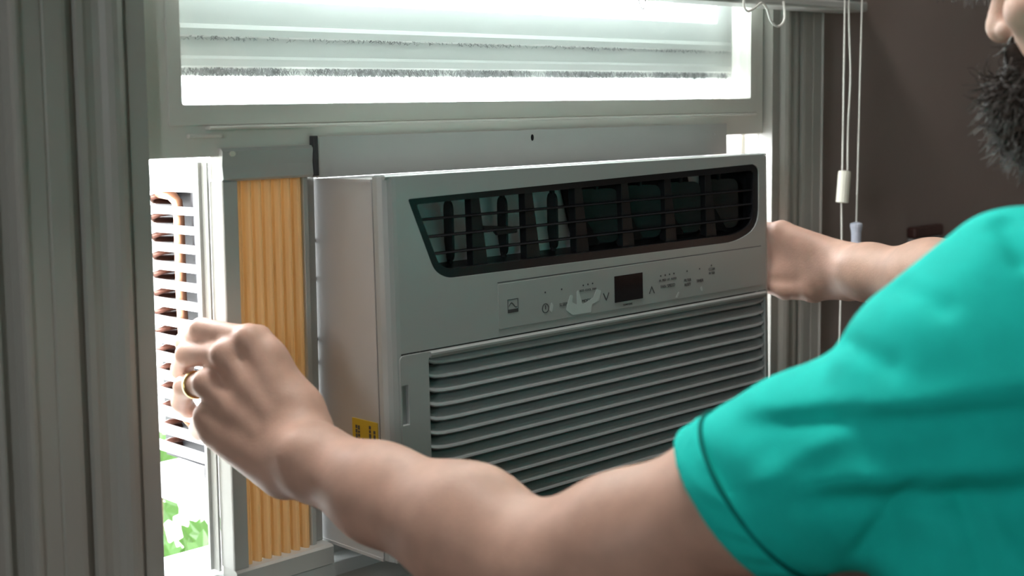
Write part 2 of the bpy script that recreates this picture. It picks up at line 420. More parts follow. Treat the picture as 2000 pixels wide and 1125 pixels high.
# --- front panel: rounded corners, upper plate with louvre opening, filter door with grille
ZT, ZB = 1.2262, .848
FDZ = 1.0575
outer = rounded([(.800, FDZ-.004), (1.398, FDZ-.004), (1.398, ZT), (.800, ZT)], [.0, .0, .010, .0005], 5)
LOUV = rounded([(.8145, 1.2035), (.8455, 1.130), (.8625, 1.1215), (1.335, 1.1195), (1.3845, 1.134), (1.3855, 1.2085), (1.375, 1.2145)], [.003, .014, .010, .02, .03, .006, .004], 5)
front = holed('front_panel', outer, [LOUV], YF, YF+.004, M['plastic'], ac, AO, 0.001)
wrapL = [(.800, YF), (.7955, YF+.0006), (.7915, YF+.003), (.7885, YF+.007), (.787, YF+.013), (.787, 1.0095), (.790, 1.0095), (.790, YF+.014), (.792, YF+.009), (.795, YF+.005), (.800, YF+.004)]
A('left_wrap', MB().prism(wrapL, ZB, ZT, 'z'), M['plastic'], front)
wrapR = [(1.398, YF), (1.404, YF+.002), (1.4085, YF+.007), (1.4105, YF+.014), (1.4105, 1.0095), (1.4075, 1.0095), (1.4075, YF+.015), (1.404, YF+.008), (1.398, YF+.004)]
mbw = MB(); nR = len(wrapR)
zt = lambda x: ZT-.0005-max(0, (x-1.396))**2*45
mbw.add([(x, y, ZB) for x, y in wrapR]+[(x, y, zt(x)) for x, y in wrapR], [(i, (i+1) % nR, nR+(i+1) % nR, nR+i) for i in range(nR)]+[tuple(range(nR))[::-1], tuple(range(nR, 2*nR))])
A('right_wrap', mbw, M['plastic'], front)
A('top_wrap', MB().prism([(YF+.003, ZT-.003), (YF+.001, ZT), (YF+.004, ZT+.0012), (1.0095, ZT+.0012), (1.0095, ZT-.003)], .789, 1.403, 'x'), M['plastic'], front)
A('bottom_wrap', MB().box(.789, 1.405, YF+.003, 1.0095, ZB, ZB+.003), M['plastic'], front)
# control strip: a thin raised membrane below the outlet
ctl = holed('control_panel', rounded([(.930, 1.0615), (1.392, 1.0605), (1.392, 1.1095), (.930, 1.1085)], .002, 3), [], YF-.0006, YF, M['plastic'], ac, AO, 0.0003)
A('strip_groove', MB().box(.930, 1.388, YF-.0003, YF+.0002, 1.1098, 1.1106), M['print'], front)

# filter door with the intake grille
DX0 = .7975
door_o = rounded([(DX0, ZB+.002), (1.398, ZB+.002), (1.398, FDZ-.0055), (DX0, FDZ-.0055)], [.0, 0, .0, .006], 4)
GX0, GX1, GZ0, GZ1 = .834, 1.3945, .862, 1.0465
grille_h = rounded([(GX0, GZ0), (GX1, GZ0), (GX1, GZ1), (GX0, GZ1)], .004, 3)
notch = [(.7990, .9835), (.8075, .9835), (.8075, 1.0225), (.7990, 1.0225)]
door = holed('filter_door', door_o, [grille_h, notch], YF-.0008, YF+.004, M['plastic'], ac, AO, 0.0008)
A('pull_recess', MB().box(.7985, .808, YF+.004, YF+.006, .982, 1.024), M['slat'], door)
A('door_lip', MB().prism([(YF-.0008, FDZ-.006), (YF-.003, FDZ-.0075), (YF-.003, FDZ-.0095), (YF-.0008, FDZ-.013)], .836, 1.396, 'x'), M['plastic'], door)
A('filter_screen', MB().box(GX0-.003, GX1+.003, YF+.022, YF+.024, GZ0-.004, GZ1+.004), M['filter'], door)
pitch = .01442
nsl = 13
me_g = None
# each blade: a curved scoop, wide lip at the front, rising to the back, ends swept up at the left
bl = [(YF+.0005, -.0012), (YF-.0012, .0002), (YF-.0006, .0022), (YF+.004, .0056), (YF+.010, .0088), (YF+.017, .0108), (YF+.017, .0098), (YF+.010, .0076), (YF+.005, .0040)]
def blade():
    xs = [GX0-.0015, GX0+.002, GX0+.008, GX0+.018, GX0+.04, GX1-.02, GX1-.006, GX1+.0015]
    dzs = [.0050, .0036, .0018, .0006, 0, 0, .0012, .0040]
    dys = [.0028, .0018, .0008, .0002, 0, 0, .0006, .0024]
    vs = []; nb = len(bl)
    for x, dz, dy in zip(xs, dzs, dys):
        for (y, z) in bl: vs.append((x, y+dy*(1 if y < YF+.012 else 0), AO[2]+z+dz*(1 if y < YF+.012 else .3)))
    fs = []
    for i in range(len(xs)-1):
        for j in range(nb): fs.append((i*nb+j, i*nb+(j+1) % nb, (i+1)*nb+(j+1) % nb, (i+1)*nb+j))
    fs += [tuple(range(nb))[::-1], tuple(range((len(xs)-1)*nb, len(xs)*nb))]
    return MB().add(vs, fs)
for i in range(nsl):
    z = 1.0375-pitch*i
    if z < GZ0+.001: break
    if me_g is None:
        s = A('grille_slat', blade(), M['slat'], door, smooth=False); me_g = s.data
    else:
        s = bpy.data.objects.new('grille_slat', me_g); COL.objects.link(s); s.parent = door
    s.location.z = z-AO[2]
for x in (.992, 1.142, 1.290): A('grille_rib', MB().box(x, x+.0012, YF+.012, YF+.021, GZ0, GZ1), M['slat'], door)

# --- air outlet: dark bezel, grey duct, three horizontal bars, wedge struts and swivelling paddles
out = holed('outlet_bezel', LOUV, [rounded([(.8265, 1.1975), (.853, 1.136), (.866, 1.1305), (1.336, 1.1285), (1.374, 1.139), (1.376, 1.203), (1.37, 1.2065)], [.003, .012, .008, .016, .02, .005, .003], 5)], YF+.0015, YF+.012, M['black'], ac, AO, 0.0008)
A('duct', MB().prism([(YF+.012, 1.112), (YF+.028, 1.122), (YF+.054, 1.215), (YF+.012, 1.2185), (YF+.012, 1.2205), (YF+.057, 1.218), (YF+.031, 1.119), (YF+.012, 1.109)], .802, 1.392, 'x'), M['duct'], out)
for x, mm in ((.802, 'duct'), (1.389, 'vane')): A('duct_end', MB().box(x, x+.003, YF+.012, YF+.055, 1.112, 1.2185), M[mm], out)
A('dark_baffle', MB().prism([(YF+.024, 1.122), (YF+.049, 1.213), (YF+.052, 1.213), (YF+.027, 1.122)], 1.075, 1.30, 'x'), M['vane'], out)
A('dark_baffle', MB().prism([(YF+.020, 1.118), (YF+.046, 1.213), (YF+.049, 1.213), (YF+.023, 1.118)], 1.330, 1.3885, 'x'), M['vane'], out)
for z in (1.1815, 1.1640, 1.1465):
    x0 = .8145+(1.2035-z)*.422+.004
    A('horizontal_bar', MB().prism([(YF+.004, z-.0009), (YF+.003, z), (YF+.004, z+.0009), (YF+.010, z+.0016), (YF+.0105, z+.0002)], x0, 1.380, 'x'), M['vane'], out)
A('lower_ledge', MB().prism([(YF+.003, 1.122), (YF+.012, 1.130), (YF+.03, 1.134), (YF+.03, 1.120), (YF+.003, 1.120)], .862, 1.338, 'x'), M['black'], out)
for k in range(6):
    x = .911+.0768*k
    A('wedge_strut', MB().prism([(x-.0060, 1.2085), (x+.0045, 1.2095), (x+.0165, 1.1255), (x-.0045, 1.1255)], YF+.010, YF+.020, 'y'), M['vane'], out, bevel=0.0006)
for k in range(7):
    x = .8885+.0755*k
    a = math.radians(70 if k < 3 else -28)
    w = .0115 if k < 3 else .026
    st = rounded([(-w, -.031), (w, -.031), (w, .031), (-w, .031)], .011, 5)
    pm = MB(); c, s_ = math.cos(a), math.sin(a); cy = YF+(.026 if k < 3 else .030)
    nn = len(st)
    vs = []
    for t in (-.0012, .0012):
        for (u, z) in st: vs.append((x+u*c-t*s_, cy+u*s_+t*c, 1.166+z))
    pm.add(vs, [(i, (i+1) % nn, nn+(i+1) % nn, nn+i) for i in range(nn)]+[tuple(range(nn))[::-1], tuple(range(nn, 2*nn))])
    pad = A('swivel_vane', pm, M['vane'], out)
    A('vane_pivot', MB().tube([(x, cy, 1.122), (x, cy, 1.131), (x, cy, 1.1315), (x, cy, 1.137)], [.008, .007, .003, .003], 8), M['vane'], out)
    A('vane_pivot', MB().tube([(x, cy, 1.196), (x, cy, 1.2125)], .003, 8), M['vane'], out)
tag(A('control_knob', MB().prism([(.921, 1.164), (.935, 1.1635), (.940, 1.158), (.968, 1.159), (.968, 1.165), (.950, 1.167), (.921, 1.1695)], YF+.0075, YF+.0125, 'y'), M['vane'], out, bevel=0.001))

# --- prints on the control strip
PY = YF-.0008
def T(s, size, x, z): return text_obj('lettering', s, size, x, PY, z, M['print'], ctl, AO)
disp = A('display', MB().box(1.109, 1.157, YF-.0014, YF-.0004, 1.0690, 1.0990), M['display'], ctl, bevel=0.0003)
T('TEMP/TIME', .0034, 1.131, 1.0648)
T('SLEEP', .0050, 1.026, 1.0767); T('MODE', .0052, 1.0625, 1.0767)
T('ECO  COOL  FAN', .0034, 1.0655, 1.0885)
T('HI  MED  LO  AUTO', .0036, 1.2025, 1.0862); T('FAN SPEED', .0054, 1.2025, 1.0785)
T('FILTER', .0046, 1.2393, 1.0815); T('RESET', .0046, 1.2393, 1.0762); T('TIMER', .0050, 1.2627, 1.0785)
T('CLEAN', .0040, 1.2859, 1.0905); T('FILTER', .0040, 1.2859, 1.0855)
dots = [(.9987, 1.0928), (1.0239, 1.0935), (1.058, 1.0942), (1.0655, 1.0945), (1.073, 1.0948), (1.190, 1.0915), (1.198, 1.0917), (1.206, 1.0919), (1.214, 1.0921), (1.2385, 1.0925), (1.2625, 1.0930), (1.2855, 1.0950)]
for (x, z) in dots:
    A('indicator_dot', MB().prism([(x+.0010*math.cos(t*math.pi/4), z+.0010*math.sin(t*math.pi/4)) for t in range(8)], PY-.0001, PY+.0003, 'y'), M['print'], ctl)
def arrow(x, z, s):
    return A('arrow_mark', MB().prism([(x-.005, z-s*.004), (x-.0040, z-s*.0045), (x, z+s*.0025), (x+.0040, z-s*.0045), (x+.005, z-s*.004), (x, z+s*.0045)], PY-.0001, PY+.0003, 'y'), M['print'], ctl)
arrow(1.095, 1.0775, -1); arrow(1.1734, 1.0770, 1)
ring = MB()
for t in range(20):
    a0, a1 = [2*math.pi*(t+q)/20 for q in (0, 1)]
    x, z, r0, r1 = .9985, 1.0758, .0044, .0052
    ring.prism([(x+r0*math.cos(a0), z+r0*math.sin(a0)), (x+r1*math.cos(a0), z+r1*math.sin(a0)), (x+r1*math.cos(a1), z+r1*math.sin(a1)), (x+r0*math.cos(a1), z+r0*math.sin(a1))], PY-.0001, PY+.0003, 'y')
ring.box(.9979, .9991, PY-.0001, PY+.0003, 1.0745, 1.0790)
A('power_symbol', ring, M['print'], ctl)
# square emblem: framed script swoosh over a solid bar
em = MB(); ex0, ex1, ez0, ez1 = .9430, .9582, 1.0770, 1.0912; w = .0006
em.box(ex0, ex1, PY-.0001, PY+.0003, ez0, ez0+.0036).box(ex0, ex1, PY-.0001, PY+.0003, ez1-w, ez1).box(ex0, ex0+w, PY-.0001, PY+.0003, ez0, ez1).box(ex1-w, ex1, PY-.0001, PY+.0003, ez0, ez1)
sw = [(ex0+.0018+.0118*t, ez0+.0068+.0030*math.sin(t*5.2)+.0015*t) for t in [i/12 for i in range(13)]]
for p, q in zip(sw[:-1], sw[1:]): em.prism([(p[0], p[1]-.0005), (q[0], q[1]-.0005), (q[0], q[1]+.0005), (p[0], p[1]+.0005)], PY-.0001, PY+.0003, 'y')
A('efficiency_emblem', em, M['print'], ctl)
# leftover adhesive of a peeled sticker
def blob(pts, name='adhesive_residue'): return A(name, MB().prism(rounded(pts, .0015, 3), PY-.00015, PY+.0001, 'y'), M['residue'], ctl)
blob([(1.030, 1.0700), (1.040, 1.0635), (1.070, 1.0632), (1.071, 1.0720), (1.0835, 1.0745), (1.0865, 1.0855), (1.0790, 1.0880), (1.0740, 1.0790), (1.0560, 1.0735), (1.0500, 1.0900), (1.0470, 1.0885), (1.0475, 1.0740), (1.0395, 1.0775), (1.0410, 1.0850), (1.0370, 1.0860), (1.0330, 1.0780)])
blob([(1.0045, 1.0725), (1.0080, 1.0700), (1.0105, 1.0775), (1.0075, 1.0815)])
blob([(1.2625, 1.0700), (1.2650, 1.0650), (1.2680, 1.0665), (1.2660, 1.0720)])
blob([(1.2160, 1.0630), (1.2200, 1.0625), (1.2240, 1.0690), (1.2215, 1.0695)])

# --- top mounting rail, part of the unit
rail = A('top_rail', MB().prism([(1.0855, AZ1), (1.0855, 1.2655), (1.0885, 1.2655), (1.0885, AZ1+.003), (1.102, AZ1+.003), (1.102, AZ1)], .777, 1.446, 'x'), M['rail'])
tag(rail, 'flat metal mounting rail along the top of the unit')
A('rail_hole', MB().prism([(1.0795+.0022*math.cos(t*math.pi/5), 1.2565+.0038*math.sin(t*math.pi/5)) for t in range(10)], 1.0850, 1.0862, 'y'), M['black'], rail)
A('rail_hole', MB().prism([(1.4185+.0018*math.cos(t*math.pi/5), 1.2520+.0018*math.sin(t*math.pi/5)) for t in range(10)], 1.0850, 1.0862, 'y'), M['metal'], rail)
A('rail_end_stop', MB().box(.7735, .7785, 1.0835, 1.1015, 1.2265, 1.2665), M['print'], rail, bevel=0.0008)
ac.rotation_euler = (math.radians(-1.2), 0, 0)

# ================================================================== SIDE CURTAIN (accordion panel pulled out by the hand)
CO = (.725, 1.10, .826)
cur = empty('accordion_side_curtain', CO)
tag(cur, 'tan pleated accordion side panel in a grey frame, gripped by a hand', 'side panel')
CX0, CX1 = .6695, .7795
def Cc(name, mb, m, parent=cur, **k): return build(name, mb, m, parent, CO, **k)
Cc('top_channel', MB().prism([(1.093, 1.2545), (1.0955, 1.2575), (1.116, 1.2575), (1.116, 1.228), (1.112, 1.226), (1.096, 1.226), (1.093, 1.2285), (1.0945, 1.241)], CX0, .7725, 'x'), M['curtainframe'])
Cc('bottom_channel', MB().prism([(1.091, .828), (1.091, .8455), (1.094, .8475), (1.116, .8475), (1.116, .828)], CX0, .7845, 'x'), M['curtainframe'])
Cc('edge_channel', MB().prism([(CX0, 1.094), (CX0+.0155, 1.094), (CX0+.0165, 1.096), (CX0+.0165, 1.118), (CX0-.0005, 1.118), (CX0-.0005, 1.096)], .8475, 1.226, 'z'), M['curtainframe'], bevel=0.0006)
Cc('edge_flange', MB().prism([(CX0-.0005, 1.118), (CX0-.0005, 1.131), (CX0-.0065, 1.131), (CX0-.0065, 1.128), (CX0-.003, 1.128), (CX0-.003, 1.118)], .842, 1.244, 'z'), M['curtainframe'])
Cc('inner_channel', MB().prism([(.7655, 1.105), (.7675, 1.1035), (.7725, 1.1035), (.775, 1.111), (.7855, 1.111), (.7855, 1.122), (.7655, 1.122)], .8475, 1.226, 'z'), M['curtainframe'], bevel=0.0006)
Cc('rivet', MB().prism([(CX0+.0105+.0032*math.cos(t*math.pi/5), 1.2522+.0026*math.sin(t*math.pi/5)) for t in range(10)], 1.0918, 1.0945, 'y'), M['tassel'])
npl = 7; pw = (.7655-(CX0+.0165))/npl
me_p = None
for i in range(npl):
    x0 = CX0+.0165
    if me_p is None:
        prof = [(0, 1.1150), (pw*.06, 1.1100), (pw*.16, 1.1050), (pw*.32, 1.1015), (pw*.50, 1.1000), (pw*.68, 1.1015), (pw*.84, 1.1050), (pw*.94, 1.1100), (pw, 1.1150)]
        mbp = MB(); th = .0007; k = len(prof)
        pol = [(x0+u, y) for u, y in prof]+[(x0+u, y+th) for u, y in prof[::-1]]
        o = Cc('pleat', MB().prism(pol, .8476, 1.2262, 'z'), M['pleat']); me_p = o.data
    else:
        o = bpy.data.objects.new('pleat', me_p); COL.objects.link(o); o.parent = cur
    o.location.x = i*pw

# ================================================================== BLIND
BO = (1.07, 1.045, 1.418)
bl_ = empty('window_blind', BO); tag(bl_, 'raised white window blind with hanging cords above the air conditioner', 'blind')
def B(name, mb, m, parent=bl_, **k): return build(name, mb, m, parent, BO, **k)
BX0, BX1 = .452, 1.672
B('bottom_rail', MB().prism(rounded([(1.021, 1.418), (1.073, 1.418), (1.073, 1.432), (1.021, 1.432)], .004, 3), BX0, BX1, 'x'), M['blind'])
me_b = None
for i in range(24):
    if me_b is None:
        o = B('slat', MB().prism([(1.022, .0002), (1.034, .0016), (1.047, .0021), (1.060, .0016), (1.072, .0002), (1.072, .0008), (1.060, .0022), (1.047, .0027), (1.034, .0022), (1.022, .0008)], BX0, BX1, 'x'), M['blind'])
        me_b = o.data
        for v in me_b.vertices: v.co.z += BO[2]
    else:
        o = bpy.data.objects.new('slat', me_b); COL.objects.link(o); o.parent = bl_
    o.location.z = 1.4325+i*.0032-BO[2]
B('head_rail', MB().box(BX0, BX1, 1.018, 1.076, 1.512, 1.552), M['blind'], bevel=0.002)
for x in (BX0-.003, BX1): B('mounting_bracket', MB().box(x, x+.003, 1.015, 1.08, 1.508, 1.556), M['blind'])
def smooth_path(pts, n=6):
    P_ = [Vector(p) for p in pts]; out_ = []
    for i in range(len(P_)-1):
        a, b, c, d = P_[max(i-1, 0)], P_[i], P_[i+1], P_[min(i+2, len(P_)-1)]
        for j in range(n):
            t = j/n
            out_.append(0.5*((2*b)+(c-a)*t+(2*a-5*b+4*c-d)*t*t+(3*b-3*c+d-a)*t**3))
    out_.append(P_[-1]); return out_
CY_ = 1.012
B('lift_cord', MB().tube(smooth_path([(1.600, CY_, 1.530), (1.600, CY_, 1.42), (1.6000, CY_, 1.33), (1.5995, CY_, 1.19)]), .0014, 6), M['cord'])
B('lift_cord', MB().tube(smooth_path([(1.612, CY_, 1.530), (1.610, CY_, 1.42), (1.6165, CY_, 1.33), (1.6125, CY_, 1.26), (1.6125, CY_, 1.198)]), .0014, 6), M['cord'])
_t = B('cord_tassel', MB().lathe([(.0045, .0225), (.0085, .0215), (.0090, .018), (.0090, -.018), (.0092, -.0215), (.0060, -.0225)], BO, 16), M['tassel'], smooth=False)
_t.location = (1.6030-BO[0], CY_-BO[1], 1.1755-BO[2]); _t.rotation_euler = (0, math.radians(7), 0)
B('lift_cord', MB().tube(smooth_path([(1.5985, CY_, 1.155), (1.6005, CY_, 1.08), (1.5985, CY_, .97), (1.5985, CY_, .86)]), .0014, 6), M['cord'])
B('tilt_cord', MB().tube(smooth_path([(1.6465, CY_, 1.53), (1.643, CY_, 1.42), (1.640, CY_, 1.27), (1.6370, CY_, 1.12)]), .0013, 6), M['cord'])
B('tilt_pull', MB().lathe([(.003, .002), (.0085, 0), (.0088, -.004), (.0072, -.012), (.0070, -.024), (.0090, -.036), (.0095, -.044), (.005, -.046)], (1.6370, CY_, 1.122), 16), M['wand'])
B('slack_cord', MB().tube(smooth_path([(1.3820, 1.02, 1.422), (1.380, 1.018, 1.413), (1.387, 1.017, 1.408), (1.402, 1.017, 1.413), (1.415, 1.017, 1.4195), (1.426, 1.017, 1.414), (1.436, 1.017, 1.398), (1.452, 1.017, 1.391), (1.466, 1.017, 1.401), (1.468, 1.02, 1.424)]), .0016, 6), M['cord'])
B('ladder_loop', MB().tube(smooth_path([(1.176, 1.02, 1.424), (1.180, 1.017, 1.408), (1.184, 1.016, 1.4025), (1.189, 1.017, 1.410), (1.191, 1.02, 1.424)]), .0006, 5), M['print'])

# ================================================================== thermostat on the brown wall
th = empty('wall_thermostat', (1.98, WF, 1.03)); tag(th, 'small white wall plate with dark red top on the brown wall above a forearm', 'wall plate')
TO = (1.98, WF, 1.03)
build('plate', MB().box(1.938, 2.026, 1.093, WF, 0.985, 1.071), M['outer'], th, TO, 0.003)
build('cover', MB().box(1.936, 2.028, 1.088, WF, 1.071, 1.089), M['thermo'], th, TO, 0.004)

# ================================================================== unseen ceiling lamp added as fill light over the person
LO = (.76, .84, 2.5)
lamp = empty('added_fill_lamp', LO); tag(lamp, 'round white unseen ceiling lamp added as fill above the person', 'lamp')
build('lamp_base', MB().lathe([(.15, 0), (.15, -.018), (.14, -.022)], LO, 32), M['ceil'], lamp, LO)
M['diffuser'] = mat_translucent('lamp_diffuser', (0.9, 0.9, 0.88, 1), 0.5)
build('diffuser', MB().lathe([(.138, -.022), (.130, -.034), (.10, -.046), (.05, -.053), (.012, -.055)], LO, 32), M['diffuser'], lamp, LO, smooth=True)
_ld = bpy.data.lights.new('added_fill_light', 'AREA'); _ld.shape = 'DISK'; _ld.size = .24; _ld.energy = 9.5; _ld.color = (1.0, .95, .90)  # added source that brightens the arm and shirt
_lo = bpy.data.objects.new('added_fill_light', _ld); COL.objects.link(_lo); _lo.location = (0, 0, -.062); _lo.parent = lamp

# ================================================================== OUTDOORS
g = build('ground', MB().box(-6, 8, WB+.01, 14, -.12, -.02), M['ground']); tag(g, 'pale ground outside the window', kind='structure')
random.seed(3)
pl = empty('leafy_shrub', (1.0, 1.80, -.02)); tag(pl, 'green leafy shrub outside below the air conditioner', 'shrub')
PO = (1.0, 1.80, -.02)
stems = []
for k in range(7):
    bx, by = 1.0+random.uniform(-.10, .10), 1.80+random.uniform(-.08, .10)
    top = (bx+random.uniform(-.08, .08), by+random.uniform(-.10, .06), random.uniform(.60, .78))
    pts = smooth_path([(bx, by, -.02), (bx+.02, by, .25), ((bx+top[0])/2+.02, (by+top[1])/2, .5), top])
    build('stem', MB().tube(pts, [.006*(1-.7*i/len(pts)) for i in range(len(pts))], 6), M['stem'], pl, PO)
    stems.append(pts)
half = [(0, 0), (.10, .16), (.30, .12), (.42, .30), (.46, .48), (.30, .50), (.34, .74), (.16, .72), (.08, .90), (0, 1.02)]
leaf_o = half+[(-x, y) for x, y in half[-2:0:-1]]
lme = bpy.data.meshes.new('leaf')
lv = [(x, y, .10*abs(x)-.22*(y-.45)**2+.05) for x, y in leaf_o]+[(0, .45, 0.0)]
nl = len(leaf_o)
lme.from_pydata(lv, [], [(i, (i+1) % nl, nl) for i in range(nl)]); lme.materials.append(M['leaf']); lme.update()
for k in range(120):
    p = random.choice(stems); q = p[random.randint(len(p)//2, len(p)-1)]
    o = bpy.data.objects.new('leaf', lme); COL.objects.link(o); o.parent = pl
    o.location = (q[0]+random.uniform(-.06, .06)-PO[0], q[1]+random.uniform(-.06, .06)-PO[1], q[2]+random.uniform(-.05, .05)-PO[2])
    s = random.uniform(.045, .075); o.scale = (s, s, s)
    o.rotation_euler = (random.uniform(.5, 1.5), random.uniform(-.5, .5), random.uniform(-.9, .9))

#PERSON
# ================================================================== PERSON
def rc(a, b, ra, rb): return ('c', np.array(a, np.float32), np.array(b, np.float32), np.float32(ra), np.float32(rb))
def el(c, r, R=None): return ('e', np.array(c, np.float32), np.array(r, np.float32), np.eye(3, dtype=np.float32) if R is None else np.array(R, np.float32))
def sdf(prim, P):
    if prim[0] == 'c':
        _, a, b, ra, rb = prim
        ab = b-a; t = np.clip(((P-a)@ab)/max(ab@ab, 1e-12), 0, 1)
        q = P-a-t[..., None]*ab
        return np.sqrt((q*q).sum(-1))-(ra+t*(rb-ra))
    _, c, r, R = prim                      # R rows: local axes in world
    q = (P-c)@R.T
    k0 = np.linalg.norm(q/r, axis=-1); k1 = np.linalg.norm(q/(r*r), axis=-1)
    return k0*(k0-1)/np.maximum(k1, 1e-9)
def bounds(prim):
    if prim[0] == 'c':
        m = max(prim[3], prim[4]); return np.minimum(prim[1], prim[2])-m, np.maximum(prim[1], prim[2])+m
    m = prim[2].max(); return prim[1]-m, prim[1]+m

def field(prims, h, pad=0.012, post=None):
    """smooth union of primitives on a grid; prims: list of (prim, k) with k<0 for a carve"""
    lo = np.min([bounds(p)[0] for p, k in prims if k >= 0], axis=0)-pad; hi = np.max([bounds(p)[1] for p, k in prims if k >= 0], axis=0)+pad
    n = np.ceil((hi-lo)/h).astype(int)+1
    D = np.full(n, 0.06, np.float32)
    ax = [(lo[i]+h*np.arange(n[i])).astype(np.float32) for i in range(3)]
    for prim, k in prims:
        b0, b1 = bounds(prim); mg = 0.05
        i0 = np.maximum(np.floor((b0-mg-lo)/h).astype(int), 0); i1 = np.minimum(np.ceil((b1+mg-lo)/h).astype(int)+1, n)
        if (i1 <= i0).any(): continue
        sl = tuple(slice(a, b) for a, b in zip(i0, i1))
        P = np.stack(np.meshgrid(*[ax[i][sl[i]] for i in range(3)], indexing='ij'), -1)
        d = sdf(prim, P).astype(np.float32); o = D[sl]
        if k >= 0:
            kk = max(k, 1e-5); hh = np.clip(0.5+0.5*(o-d)/kk, 0, 1)
            D[sl] = o*(1-hh)+d*hh-kk*hh*(1-hh)
        else:
            kk = -k; hh = np.clip(0.5-0.5*(o+d)/kk, 0, 1)
            D[sl] = o*(1-hh)-d*hh+kk*hh*(1-hh)
    if post is not None:
        ix = np.argwhere(D < .012)
        P = (lo+ix*h)
        D[ix[:, 0], ix[:, 1], ix[:, 2]] = post(P, D[ix[:, 0], ix[:, 1], ix[:, 2]])
    return D, lo, h

def surface_nets(D, lo, h):
    s = D < 0
    c = np.zeros(tuple(np.array(D.shape)-1), np.int32)
    offs = [(i, j, k) for i in (0, 1) for j in (0, 1) for k in (0, 1)]
    nx, ny, nz = c.shape
    for (i, j, k) in offs: c += s[i:i+nx, j:j+ny, k:k+nz]
    act = (c > 0) & (c < 8)
    ids = -np.ones(c.shape, np.int64); idx = np.argwhere(act); ids[act] = np.arange(len(idx))
    acc = np.zeros((len(idx), 3)); cnt = np.zeros(len(idx))
    for a in offs:
        for d in range(3):
            if a[d]: continue
            b = list(a); b[d] = 1
            va = D[idx[:, 0]+a[0], idx[:, 1]+a[1], idx[:, 2]+a[2]]; vb = D[idx[:, 0]+b[0], idx[:, 1]+b[1], idx[:, 2]+b[2]]
            m = (va < 0) != (vb < 0)
            t = np.where(m, va/np.where(m, va-vb, 1), 0)
            p = np.array(a, float)[None, :].repeat(len(idx), 0); p[:, d] += t
            acc[m] += p[m]; cnt[m] += 1
    V = (idx+acc/cnt[:, None])*h+lo
    F = []
    for d in range(3):
        u, w = (d+1) % 3, (d+2) % 3
        sl0 = [slice(None)]*3; sl1 = [slice(None)]*3
        sl0[d] = slice(0, -1); sl1[d] = slice(1, None)
        ch = s[tuple(sl0)] != s[tuple(sl1)]
        e = np.argwhere(ch)
        ok = (e[:, u] > 0) & (e[:, w] > 0) & (e[:, u] < D.shape[u]-1) & (e[:, w] < D.shape[w]-1)
        e = e[ok]
        flip = s[e[:, 0], e[:, 1], e[:, 2]]
        q = []
        for du, dw in ((1, 1), (0, 1), (0, 0), (1, 0)):
            g = e.copy(); g[:, u] -= du; g[:, w] -= dw
            q.append(ids[g[:, 0], g[:, 1], g[:, 2]])
        q = np.stack(q, 1)
        q[~flip] = q[~flip][:, ::-1]
        F.append(q)
    F = np.concatenate(F)
    # cut loose crumbs: keep faces with valid vertices only
    return V, F[(F >= 0).all(1)]

def sdf_obj(name, prims, h, m, parent=None, origin=(0, 0, 0), post=None, relax=2):
    D, lo, h = field(prims, h, post=post)
    V, F = surface_nets(D, lo, h)
    for _ in range(relax):                 # light Laplacian relaxation removes grid stepping
        S = np.zeros_like(V); N = np.zeros(len(V))
        for a in range(4):
            b = F[:, (a+1) % 4]; np.add.at(S, F[:, a], V[b]); np.add.at(N, F[:, a], 1); np.add.at(S, b, V[F[:, a]]); np.add.at(N, b, 1)
        V = V*0.4+0.6*S/np.maximum(N, 1)[:, None]
    V = V-np.array(origin)
    me = bpy.data.meshes.new(name)
    me.vertices.add(len(V)); me.vertices.foreach_set('co', V.astype(np.float32).ravel())
    me.loops.add(F.size); me.loops.foreach_set('vertex_index', F.astype(np.int32).ravel())
    me.polygons.add(len(F)); me.polygons.foreach_set('loop_start', np.arange(0, F.size, 4, dtype=np.int32))
    me.update(calc_edges=True); me.validate()
    return mesh_obj(name, me, m, parent, smooth=True)

def unit(v): v = np.array(v, float); return v/np.linalg.norm(v)
# joints
SL, EL, WL = np.array([.796, .410, 1.094]), np.array([.6856, .6877, .9480]), np.array([.6518, .9617, .9932])
SR, ER, WR = np.array([1.165, .470, 1.125]), np.array([1.3484, .6713, 1.0977]), np.array([1.4396, .909, 1.0843])
NB = np.array([.995, .375, 1.150])
lerp = lambda a, b, t: a+(b-a)*t
# head frame
HF = unit((-.06, .955, -.29)); HR = unit(np.cross(HF, (0, 0, 1))); HU = np.cross(HR, HF)
HRM = np.stack([HR, HF, HU])
TIP = np.array([1.052, .5270, 1.348])
HC = TIP-(.117*HF-.012*HU)
hp = lambda x, y, z: HC+HR*x+HF*y+HU*z

body = []
def add(p, k=.012): body.append((p, k))
# torso and legs stay under the clothes
add(rc(SL, SR, .058, .058), .03); add(rc(NB, (.98, .22, 1.0), .10, .13), .04); add(rc((.98, .22, 1.0), (.99, .04, .88), .13, .125), .04)
# left arm
add(rc(SL, lerp(SL, EL, .45), .056, .050), .03); add(rc(lerp(SL, EL, .45), lerp(SL, EL, .8), .049, .044), .03); add(rc(lerp(SL, EL, .8), EL, .044, .041), .03)
mid = lerp(EL, WL, .28)+np.array([.004, 0, .002])
add(rc(EL, mid, .042, .047), .03); add(rc(mid, lerp(EL, WL, .62), .046, .039), .03); add(rc(lerp(EL, WL, .62), lerp(EL, WL, .92), .038, .0305), .02); add(rc(lerp(EL, WL, .92), WL, .0305, .029), .02)
add(el(WL+np.array([-.018, -.030, .010]), (.012, .012, .012)), .016)        # ulna head
